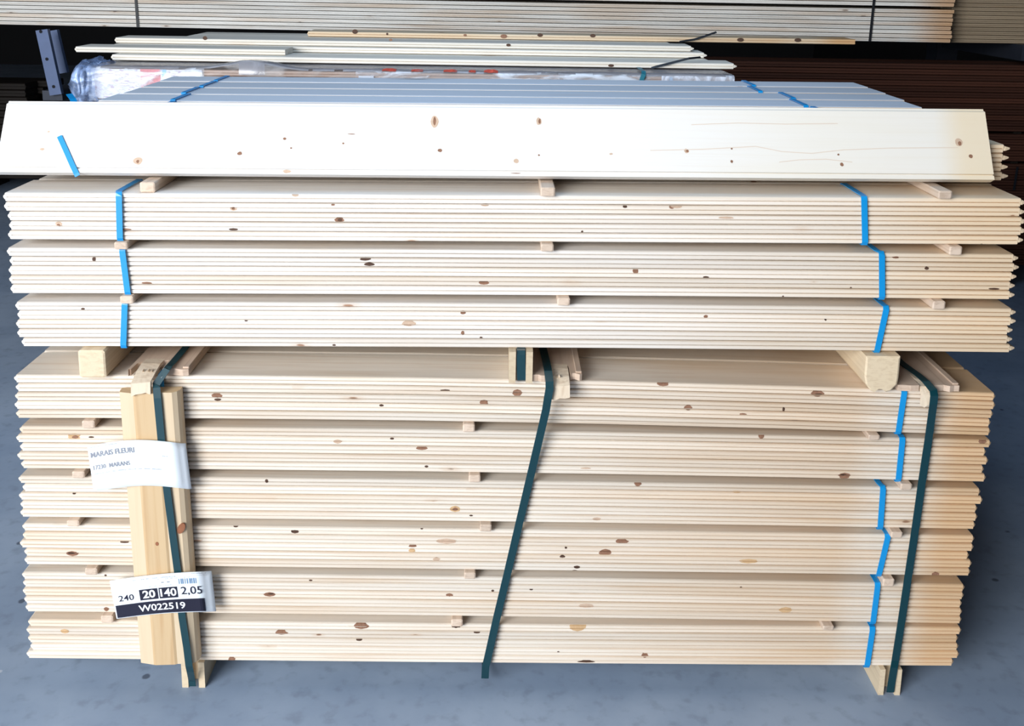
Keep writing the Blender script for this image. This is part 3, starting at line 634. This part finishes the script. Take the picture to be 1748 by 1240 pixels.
# ------------------------------------------------------------------ the two cards on the post
def card(corners, ys, label, name, bulge):
    """returns card root and a function (u, v) -> point; u to the right, v up"""
    TLc, TRc, BRc, BLc = corners
    def S(u, v, lift=0.0):
        px = (TLc[0] * (1 - u) + TRc[0] * u) * v + (BLc[0] * (1 - u) + BRc[0] * u) * (1 - v)
        py = (TLc[1] * (1 - u) + TRc[1] * u) * v + (BLc[1] * (1 - u) + BRc[1] * u) * (1 - v)
        py -= bulge * math.sin(math.pi * min(1, u * 1.05)) ** 1.0
        k = 0
        for i in range(len(ys) - 1):
            if ys[i][0] <= u <= ys[i + 1][0]: k = i
        q = (u - ys[k][0]) / (ys[k + 1][0] - ys[k][0]); q = q * q * (3 - 2 * q)
        Y = ys[k][1] * (1 - q) + ys[k + 1][1] * q
        return px, py, Y - lift
    base = at_depth(*S(.5, .5)); root = thing(name, base, label, 'card')
    def W(u, v, lift=0.0): return at_depth(*S(min(1, max(0, u)), min(1, max(0, v)), lift)) - base
    nu, nv = 24, 6; v = []; f = []
    for lift in (0.0, -.0006):
        for j in range(nv + 1):
            for i in range(nu + 1): v.append(W(i / nu, j / nv, lift))
    A = (nu + 1) * (nv + 1)
    for j in range(nv):
        for i in range(nu):
            q = j * (nu + 1) + i
            f += [(q, q + 1, q + nu + 2, q + nu + 1), (A + q, A + q + nu + 1, A + q + nu + 2, A + q + 1)]
    for i in range(nu):
        f += [(i, A + i, A + i + 1, i + 1), (nv * (nu + 1) + i, nv * (nu + 1) + i + 1, A + nv * (nu + 1) + i + 1, A + nv * (nu + 1) + i)]
    for j in range(nv):
        q = j * (nu + 1); f += [(q, q + nu + 1, A + q + nu + 1, A + q), (q + nu, A + q + nu, A + q + 2 * nu + 1, q + 2 * nu + 1)]
    return link('sheet', mesh('sheet', v, f, M_PAPER, True), root), W
def text_on(root, W, s, u0, u1, vb, vt, mat, bold=0.0, lift=0.0012, name='lettering'):
    cu = bpy.data.curves.new('lettering', 'FONT'); cu.body = s; cu.size = 1.0; cu.offset = bold; cu.resolution_u = 3
    to = bpy.data.objects.new('tmp_text', cu); COL.objects.link(to)
    bpy.context.view_layer.update()
    me = bpy.data.meshes.new_from_object(to.evaluated_get(bpy.context.evaluated_depsgraph_get()))
    bpy.data.objects.remove(to); bpy.data.curves.remove(cu)
    xs = [p.co.x for p in me.vertices]; ys = [p.co.y for p in me.vertices]
    x0, x1, y0, y1 = min(xs), max(xs), min(ys), max(ys)
    for p in me.vertices:
        p.co = W(u0 + (u1 - u0) * (p.co.x - x0) / (x1 - x0), vb + (vt - vb) * (p.co.y - y0) / (y1 - y0), lift)
    me.materials.clear(); me.materials.append(mat); me.name = name
    return link(name, me, root)
def patch_on(root, W, u0, u1, v0, v1, mat, name, lift=.0009, n=36):
    v = [W(u0 + (u1 - u0) * i / n, vv, lift) for vv in (v0, v1) for i in range(n + 1)]
    f = [(i, i + 1, n + 2 + i, n + 1 + i) for i in range(n)]
    return link(name, mesh(name, v, f, mat), root)
def scribble(root, W, u0, u1, vv, h, mat, cells, name='fine_print', fill=.75):
    v = []; f = []
    for i in range(cells):
        if random.random() > fill: continue
        a_ = u0 + (u1 - u0) * i / cells; b_ = a_ + (u1 - u0) / cells * random.uniform(.55, .9); hh = h * random.uniform(.6, 1)
        q = len(v); v += [W(a_, vv, .0009), W(b_, vv, .0009), W(b_, vv + hh, .0009), W(a_, vv + hh, .0009)]; f.append((q, q + 1, q + 2, q + 3))
    o_ = link(name, mesh(name, v, f, mat), root); return tag(o_, kind='stuff')
YS = [(0, -.030), (.30, YP - .006), (.55, YP - .010), (.85, YP - .007), (1.0, -.030)]
c1, W1 = card(((149, 762), (317, 757), (327, 835), (160, 840)), YS, 'white address card with grey lettering on the corner post, upper of two', 'address_card', 8)
text_on(c1, W1, 'MARAIS FLEURI', .02, .46, .73, .845, M_INKGREY, .02)
text_on(c1, W1, '17230  MARANS', .03, .40, .46, .555, M_INKGREY, .012)
scribble(c1, W1, .03, .72, .36, .025, M_INKFAINT, 34)
scribble(c1, W1, .01, .30, .945, .02, M_INKFAINT, 16); scribble(c1, W1, .74, .80, .66, .02, M_INKFAINT, 3)
c2, W2 = card(((187, 992), (361, 975), (369, 1044), (199, 1057)), [(0, -.028), (.30, YP - .006), (.55, YP - .010), (.85, YP - .006), (1.0, -.026)], 'white dimension card with a black band and numbers on the corner post, lower of two', 'dimension_card', 3)
patch_on(c2, W2, .012, .90, .015, .335, M_INK, 'black_band')
text_on(c2, W2, 'W022519', .235, .70,  .095, .265, M_PAPERINK, .018, .0018)
patch_on(c2, W2, .265, .445, .385, .655, M_INK, 'black_box'); patch_on(c2, W2, .458, .640, .385, .655, M_INK, 'black_box')
text_on(c2, W2, '20', .295, .420, .425, .625, M_PAPERINK, .03, .0018); text_on(c2, W2, '140', .470, .630, .425, .625, M_PAPERINK, .025, .0018)
text_on(c2, W2, '240', .055, .205, .425, .575, M_INK, .004); text_on(c2, W2, '2,05', .675, .885, .42, .640, M_INK, .002)
bars = []; u = .665
while u < .845:
    wd = random.choice((.006, .010, .014)); patch = (u, u + wd); bars.append(patch); u += wd + random.choice((.006, .009, .014))
v = []; f = []
for a_, b_ in bars:
    q = len(v); v += [W2(a_, .715, .0009), W2(b_, .715, .0009), W2(b_, .845, .0009), W2(a_, .845, .0009)]; f.append((q, q + 1, q + 2, q + 3))
tag(link('barcode', mesh('barcode', v, f, plain('barcode_ink', (.20, .32, .48), .6)), c2), kind='stuff')
scribble(c2, W2, .22, .64, .90, .03, M_INKFAINT, 26); scribble(c2, W2, .46, .80, .865, .022, M_INKFAINT, 22, fill=.6)
scribble(c2, W2, .78, .95, .95, .02, M_INKFAINT, 9); scribble(c2, W2, .48, .58, .775, .03, M_INKGREY, 7); scribble(c2, W2, .34, .60, .70, .022, M_INKFAINT, 10, fill=.5)
for (u0, u1, vv) in ((.03, .55, .855), (.03, .64, .79), (.80, .95, .91)):
    patch_on(c2, W2, u0, u1, vv, vv + .006, M_INKFAINT, 'ruled_line', .0007)

# ------------------------------------------------------------------ plastic-wrapped pack behind the stack
YW = 1.30
wp0, wp1 = at_depth(152, 140, YW).x, at_depth(1253, 130, YW).x
ZW = 1.150
wrap = thing('wrapped_board_pack', ((wp0 + wp1) / 2, YW, ZW), 'board pack wrapped in crinkled clear plastic behind the upper stack', 'wrapped pack')
wm = board_me('board', lambda x: 0.0, M_WRAPWOOD, L=wp1 - wp0 - .02, tip_r=0, tip_l=0, nst=2)
for d in range(4):
    for k in range(5): link('board', wm, wrap, (0, .004 + d * PITCH_Y, k * .0200))
OW = Vector(wrap.location); zw1 = .1035
def wx(px): return at_depth(px, 125, YW).x - OW.x
# film over front and top
nx, rowsf = 150, [(-.0045, -.004), (-.006, .03), (-.006, .06), (-.006, .085), (-.004, .101), (.006, .1055), (.05, .1062), (.09, .1050), (.25, .1045), (.58, .1045)]
v = []; f = []
for j, (yy, zz) in enumerate(rowsf):
    for i in range(nx + 1):
        x = wx(150) + (wx(1254) - wx(150)) * i / nx
        nz = noise.noise(Vector((x * 9, yy * 30, zz * 30))) * .004 + noise.noise(Vector((x * 31, yy * 40 + 3, zz * 50))) * .0018
        hump = 0.0
        if j >= 4: hump = .022 * math.exp(-((x - wx(430)) / .10) ** 2) * (1 if j < 7 else 0) + (.003 * noise.noise(Vector((x * 5, yy * 9, 5))) if j < 7 else 0)
        v.append((x, yy - abs(nz) * (1 if j < 5 else .2), zz + (abs(nz) if 4 <= j < 7 else 0) + max(hump, -.001)))
for j in range(len(rowsf) - 1):
    for i in range(nx):
        q = j * (nx + 1) + i; f.append((q, q + 1, q + nx + 2, q + nx + 1))
me = mesh('plastic_film', v, f, [M_FILM, M_FILMCLEAR, M_FILMTOP, M_FILMWHITE], True)
for p in me.polygons:
    if p.center.z > .1035: p.material_index = 2
    elif p.center.x > wx(1128): p.material_index = 3
    elif wx(350) < p.center.x < wx(610): p.material_index = 1
link('plastic_film', me, wrap)
# gathered bag end on the left
v = []; f = []; m_ = 44; NSb = 26
for s in range(NSb):
    q = s / (NSb - 1); x = wx(166) + (wx(108) - wx(166)) * q
    sc = 1.06 + .10 * math.sin(q * 3.0) - .75 * max(0, q - .62) / .38
    for i in range(m_):
        a_ = 2 * math.pi * i / m_
        cy = .090 + .102 * math.copysign(abs(math.cos(a_)) ** .55, math.cos(a_)) * sc - .01
        cz = .051 + .060 * math.copysign(abs(math.sin(a_)) ** .7, math.sin(a_)) * sc - .012 * q
        wv = noise.noise(Vector((q * 5, math.cos(a_) * 2.4, math.sin(a_) * 2.4))) * .026 * (.3 + q) + (.5 - abs(noise.noise(Vector((q * 7, a_ * 2.2, 2))))) * .022 - .011 + abs(noise.noise(Vector((q * 16, a_ * 5, 9)))) * .012
        v.append((x + wv * .5, cy + wv * .6 * math.cos(a_), cz + wv * math.sin(a_)))
for s in range(NSb - 1):
    for i in range(m_): f.append((s * m_ + i, s * m_ + (i + 1) % m_, (s + 1) * m_ + (i + 1) % m_, (s + 1) * m_ + i))
f.append(tuple((NSb - 1) * m_ + i for i in range(m_)))
tag(link('gathered_plastic_end', fix_normals(mesh('gathered_plastic_end', v, f, M_FILMBAG, True)), wrap), 'bluish plastic bunched at the left end')
# printed sheet under the film
def wpatch(name, x0, x1, z0, z1, mat, y=-.0015):
    return link(name, mesh(name, [(wx(x0), y, z0), (wx(x1), y, z0), (wx(x1), y, z1), (wx(x0), y, z1)], [(0, 1, 2, 3)], mat), wrap)
M_PRINT, nt, bs = new_mat('printed_sheet')
tc = N(nt, 'ShaderNodeTexCoord'); mp = N(nt, 'ShaderNodeMapping'); mp.inputs['Scale'].default_value = (60, 1, 260); nt.links.new(tc.outputs['Object'], mp.inputs[0])
nz = N(nt, 'ShaderNodeTexNoise'); nz.inputs['Scale'].default_value = 1.0; nz.inputs['Detail'].default_value = 2; nt.links.new(mp.outputs[0], nz.inputs['Vector'])
nt.links.new(mix(nt, maprange(nt, nz.outputs[0], .52, .62), (.86, .83, .85), (.55, .42, .48)), bs.inputs['Base Color']); bs.inputs['Roughness'].default_value = .5
wpatch('printed_sheet', 156, 345, .004, .098, M_PRINT)
wpatch('red_print', 240, 274, .004, .099, M_REDPRINT, -.0022)
wpatch('blue_print', 277, 284, .004, .0985, M_BLUEPRINT, -.0022)
wpatch('white_print', 612, 638, .070, .088, M_PAPERINK, -.002)
wpatch('red_print', 1112, 1132, .060, .0765, M_REDPRINT, -.0075)
wpatch('blue_print', 1143, 1149, .060, .098, M_BLUEPRINT, -.002)
# torn red film on the top edge
for (a_, b_, h_) in ((652, 676, .005), (702, 722, .004), (757, 780, .004), (826, 850, .006), (800, 812, .003)):
    v = []; k = 6
    for i in range(k + 1):
        x = wx(a_) + (wx(b_) - wx(a_)) * i / k; v += [(x, -.009 + random.uniform(0, .002), .1035 + random.uniform(0, .002)), (x, .020, .1075 + h_ * math.sin(math.pi * (i + .4) / (k + .8)) * random.uniform(.5, 1))]
    f = [(2 * i, 2 * i + 2, 2 * i + 3, 2 * i + 1) for i in range(k)]
    link('torn_red_film', mesh('torn_red_film', v, f, M_REDFILM), wrap)
xt = wx(1098); xb_ = wx(1092)
link('teal_strap', ribbon('teal_strap', [(xt + .006, .17, .1125), (xt + .002, .01, .1135), (xt, -.010, .107), (xb_, -.012, .07), (xb_ - .01, -.010, .0)], [Tn, (0, -.4, 1), F_, F_, F_], .0145, M_TEAL), wrap)

# support under the wrapped pack: a plain pack of bundles standing behind
XC['S'] = -.02
for lv in range(9):
    zz = 0.06 + lv * .1195; ZB['S'] = (lambda q: (lambda x: q))(zz)
    MESHES.pop(('S', 0, M_LOW.name), None)
    for d in range(3):
        bundle('S', YW + .02 + d * .19, M_LOW, 'board bundle in the hidden pack carrying the plastic-wrapped pack', 'bundles under the wrapped pack', tip=(0, 0), jx=.003)
    for sx_ in (-.8, 0.0, .8):
        tag(link('spacer_stick', box_me('spacer_stick', -.015, .015, 0, .56, 0, .060 if lv == 0 else .0205, M_STICK), None, (sx_, YW + .01, 0 if lv == 0 else zz - .0208)), 'spacer stick in the hidden pack carrying the plastic-wrapped pack', 'spacer stick', 'spacer sticks under the wrapped pack')
for sx_ in (-.8, 0.0, .8):
    zz = .06 + 8 * .1195 + ST
    tag(link('spacer_stick', box_me('spacer_stick', -.015, .015, 0, .56, 0, ZW - zz - .0005, M_STICK), None, (sx_, YW + .01, zz)), 'spacer stick in the hidden pack carrying the plastic-wrapped pack', 'spacer stick', 'spacer sticks under the wrapped pack')

# ------------------------------------------------------------------ loose boards on the wrapped pack, stepped back
Z_B = ZW + .1085
def loose(x0, x1, yref, z, t, mat, label, group, w=BW, tip=(.012, .006), Y=None, kn=()):
    """front bottom edge measured at (874, yref)"""
    if Y is None: Y = at_height(874, yref, z).y
    a_, b_ = at_depth(x0, yref - 6, Y).x, at_depth(x1, yref + 4, Y).x
    me = board_me('loose_board', lambda x: 0.0, mat, L=b_ - a_, w=w, t=t, tip_r=tip[0], tip_l=tip[1], nst=3)
    lo_ = tag(link('loose_board', me, None, ((a_ + b_) / 2, Y, z)), label, 'board', group)
    for (kx, ky, rx, ry, lk) in kn:
        c_ = at_depth(kx, ky, Y - .0006) - Vector(lo_.location); sc = (at_depth(kx, ky, Y) - CAM).dot(FWD) / F_PX
        link('knot', mesh('knot', [c_ + Vector((rx * sc * math.cos(i * .6283), 0, ry * sc * math.sin(i * .6283))) for i in range(10)], [tuple(range(10))], KM[lk]), lo_)
    return Y
G = 'loose boards on the wrapped pack'
yB = loose(192, 1252, 113, Z_B, .0195, M_LOOSE, 'lowest loose board on the plastic-wrapped pack, crossed by a black strap', G, kn=((1043, 112, 5, 2.5, 'd'),))
def fill(Y0, z, n, xa, xb, why):
    for i in range(n):
        me = board_me('loose_board', lambda x: 0.0, M_LOOSE, L=xb - xa, tip_r=.01, tip_l=.005, nst=2)
        tag(link('loose_board', me, None, ((xa + xb) / 2 + random.uniform(-.01, .01), Y0 + (i + 1) * PITCH_Y, z)), 'loose board lying under the others on the wrapped pack, mostly covered', 'board', 'covered loose boards on the wrapped pack')
zC = Z_B + .0205; zD = zC + .0205; zE = zD + .0205
yC = at_height(874, 100.5, zC).y
yA = at_height(300, 91.8, zC).y
LOOSE_Y = (yB, yC, yA, at_height(874, 83.5, zD).y, at_height(874, 67.5, zE).y)
loose(196, 1201, 100.5, zC, .0195, M_LOOSE, 'second loose board up, its notched right end over the lowest loose board', G, Y=max(yC, yA + PITCH_Y))
loose(130, 487, 100, zC, .0195, M_LOOSE, 'short loose offcut with its cut end showing, jutting out furthest to the left', G, tip=(0, .006), Y=yA)
yD = loose(198, 1179, 83.5, zD, .0195, M_LOOSE, 'third loose board up, behind the short offcut', G, kn=((350, 65, 4, 3.5, 'd'), (667, 68, 3, 2, 'b'), (868, 77, 4, 2.5, 'd')))
yE = loose(526, 1460, 67.5, zE, .0195, M_ORANGE, 'orange knotty loose board on top, reaching furthest to the right', G, tip=(0, .004), kn=((606, 54, 5, 4, 'd'), (661, 58, 2, 2, 'd'), (860, 62, 6, 3.5, 'b'), (922, 60, 5, 3, 'd'), (1012, 61, 5, 3, 'd'), (794, 60, 3, 2, 'b'), (1264, 68, 6, 3.4, 'd'), (1362, 68.5, 6, 3.4, 'd')))
fill(yB, Z_B, 3, -1.30, .70, ''); fill(max(yC, yA + PITCH_Y), zC, 2, -1.28, .62, ''); fill(yD, zD, 2, -1.2, .60, '')

for lines in (((1110, 257), (1200, 255), (1290, 250), (1335, 259), (1385, 262), (1440, 256), (1520, 253), (1635, 252)), ((1330, 277), (1365, 273), (1410, 272), (1455, 277)), ((1180, 213), (1260, 210), (1340, 212), (1430, 211))):
    pts = [on_lean(x, y, .0002) - Vector(lb.location) for x, y in lines]
    link('grain_line', ribbon('grain_line', pts, [nl] * len(pts), .0013, M_GRAIN, .0002), o_lean)

# thin black strap thrown over the loose boards
bp = [at_depth(1112, 116.5, yB - .014), at_depth(1122, 113.5, yB - .013), at_depth(1140, 109, yB - .010), at_depth(1176, 100, yB - .006), at_depth(1196, 98, yB + .02)]
tag(link('black_strap', ribbon('black_strap', bp, [(0, -.8, .8)] * 5, .0085, M_BLACK)), 'thin black strap slanting over the lowest loose board', 'strap')
bp = [at_depth(1160, 71.5, yE - .010), at_depth(1185, 67.5, yE - .010), at_depth(1203, 62, yE - .010), at_depth(1223, 55, yE - .006)]
tag(link('black_strap', ribbon('black_strap', bp, [(0, -.8, .8)] * 4, .0085, M_BLACK)), 'thin black strap end sticking up in front of the orange loose board', 'strap')

# ------------------------------------------------------------------ rack with long packs behind
YR = 3.20
def rack_pack(name, x0, x1, z0, n, t, pit, mat, label, y0, cols=2, gaps=(), straps=(), w=.14, cat='timber pack', jx=.01, smat=M_BLACK, zjit=0):
    root = thing(name, ((x0 + x1) / 2, y0, z0), label, cat)
    me = board_me('board', lambda x: 0.0, mat, L=x1 - x0, w=w - .004, t=t, tip_r=.004, tip_l=.004, nst=2)
    z = 0
    for k in range(n):
        if k in gaps: z += gaps[k] if isinstance(gaps, dict) else .014
        for c_ in range(cols): link('board', me, root, (random.uniform(-jx, jx), c_ * w + random.uniform(0, .004), z))
        z += pit
    for (xa, xb, za, zb_) in straps:
        link('strap', ribbon('strap', [(xb - root.location.x, -.0065, za), (xa - root.location.x, -.0065, zb_)], [F_, F_], .012, smat), root)
    return root, z0 + z
zr = 1.262
RK_A = -.075
def rack_strap_x(x1, y1, x2, y2):
    L = Vector(((-4.0 + at_depth(1620, 40, YR).x) / 2, YR + .17, 0)); nrm = Vector((math.sin(RK_A), -math.cos(RK_A), 0)); r_ = []
    for x, y in ((x1, y1), (x2, y2)):
        d = ray(x, y); P = CAM + d * ((L - CAM).dot(nrm) / d.dot(nrm)); r_.append(L.x + (P - L).dot(Vector((math.cos(RK_A), math.sin(RK_A), 0))))
    return tuple(r_)
xr = at_depth(1620, 40, YR).x
s1, s2 = [rack_strap_x(*q) + (0.0, .30) for q in ((231.5, 0, 236, 46), (1492, 0, 1484, 70))]
rk, _ = rack_pack('rack_timber_pack', -4.0, xr, zr, 14, .0180, .0203, M_RACK_WOOD, 'long pale board pack with thin black straps on the rack behind', YR + .17, 3, {8: .012}, [s1, s2], jx=.006); rk.rotation_euler.z = RK_A
rack_pack('rack_timber_pack', xr + .04, 4.2, zr - .006, 14, .0188, .0198, M_RACK_TAN, 'dull tan board pack on the rack, right of the long pale pack', YR + .06, 2, {}, [], jx=.003)
# cantilever rack
rack = thing('storage_rack', (0, YR + .5, 0), 'dark cantilever steel rack carrying the long packs, with blue-grey slanted braces', 'storage rack')
def rbox(name, x0, x1, y0, y1, z0, z1, mat, par=rack): return link(name, box_me(name, x0, x1, y0 - (YR + .5), y1 - (YR + .5), z0, z1, mat), par)
for x in (-3.7, 0.4, 2.6, 4.0):
    rbox('column', x - .06, x + .06, YR + .95, YR + 1.11, 0, 2.4, M_STEELDARK)
    rbox('arm', x - .035, x + .035, YR - .02, YR + .95, zr - .086, zr - .0075, M_STEELDARK)
# the two slanted perforated braces
for (xa, ya, xb, yb, wd, dep, holes) in ((70.5, 51, 95, 162, .060, YR + .06, ((69.5, 54), (80, 101), (91.5, 148))), (89.5, 52, 107, 125, .046, YR + .22, ())):
    a_ = at_depth(xa, ya, dep); b_ = at_depth(xb, yb, dep); O = Vector(rack.location)
    d_ = (b_ - a_).normalized(); s_ = Vector((d_.z, 0, -d_.x)) * -1
    v = []
    for p in (a_, b_):
        for sx_, sy_ in ((-1, 0), (1, 0), (1, .03), (-1, .03)): v.append(p - O + s_ * sx_ * wd / 2 + Vector((0, sy_, 0)))
    br = link('brace', fix_normals(mesh('brace', v, [(0, 1, 5, 4), (1, 2, 6, 5), (2, 3, 7, 6), (3, 0, 4, 7), (0, 3, 2, 1), (4, 5, 6, 7)], M_STEEL)), rack)
    for hx, hy in holes:
        c_ = at_depth(hx, hy, dep - .0012) - O; k = 10
        link('bolt_hole', mesh('bolt_hole', [c_ + Vector((.0085 * math.cos(2 * math.pi * i / k), 0, .0085 * math.sin(2 * math.pi * i / k))) for i in range(k)], [tuple(range(k))], M_HOLE), br)
p = at_depth(95, 163, YR + .06)
rbox('foot_rail', p.x - .08, p.x + .02, YR + .092, YR + 1.0, p.z - .03, p.z + .02, M_STEELDARK)

# dark brown pack under the rack
xb0 = at_depth(1150, 200, YR).x
zz = 0.12; lev = []
for nb, lab in ((19, 'lowest dark brown board pack under the rack, nearly hidden'), (5, 'thin middle layer of the dark brown board packs under the rack'), (12, 'tall dark brown board pack with pale knots under the rack, topmost')):
    stp = []
    if nb == 19:
        stp = [(at_depth(1735, 262, YR).x, at_depth(1727, 318, YR).x, .40, .52)]
    _, z1 = rack_pack('dark_timber_pack', xb0, 4.3, zz, nb, .0268, .0281, M_BROWN, lab, YR - .02, 2, {}, stp, cat='timber pack')
    lev.append((zz, z1)); zz = z1 + .012
for x in (1.2, 2.6, 3.9):
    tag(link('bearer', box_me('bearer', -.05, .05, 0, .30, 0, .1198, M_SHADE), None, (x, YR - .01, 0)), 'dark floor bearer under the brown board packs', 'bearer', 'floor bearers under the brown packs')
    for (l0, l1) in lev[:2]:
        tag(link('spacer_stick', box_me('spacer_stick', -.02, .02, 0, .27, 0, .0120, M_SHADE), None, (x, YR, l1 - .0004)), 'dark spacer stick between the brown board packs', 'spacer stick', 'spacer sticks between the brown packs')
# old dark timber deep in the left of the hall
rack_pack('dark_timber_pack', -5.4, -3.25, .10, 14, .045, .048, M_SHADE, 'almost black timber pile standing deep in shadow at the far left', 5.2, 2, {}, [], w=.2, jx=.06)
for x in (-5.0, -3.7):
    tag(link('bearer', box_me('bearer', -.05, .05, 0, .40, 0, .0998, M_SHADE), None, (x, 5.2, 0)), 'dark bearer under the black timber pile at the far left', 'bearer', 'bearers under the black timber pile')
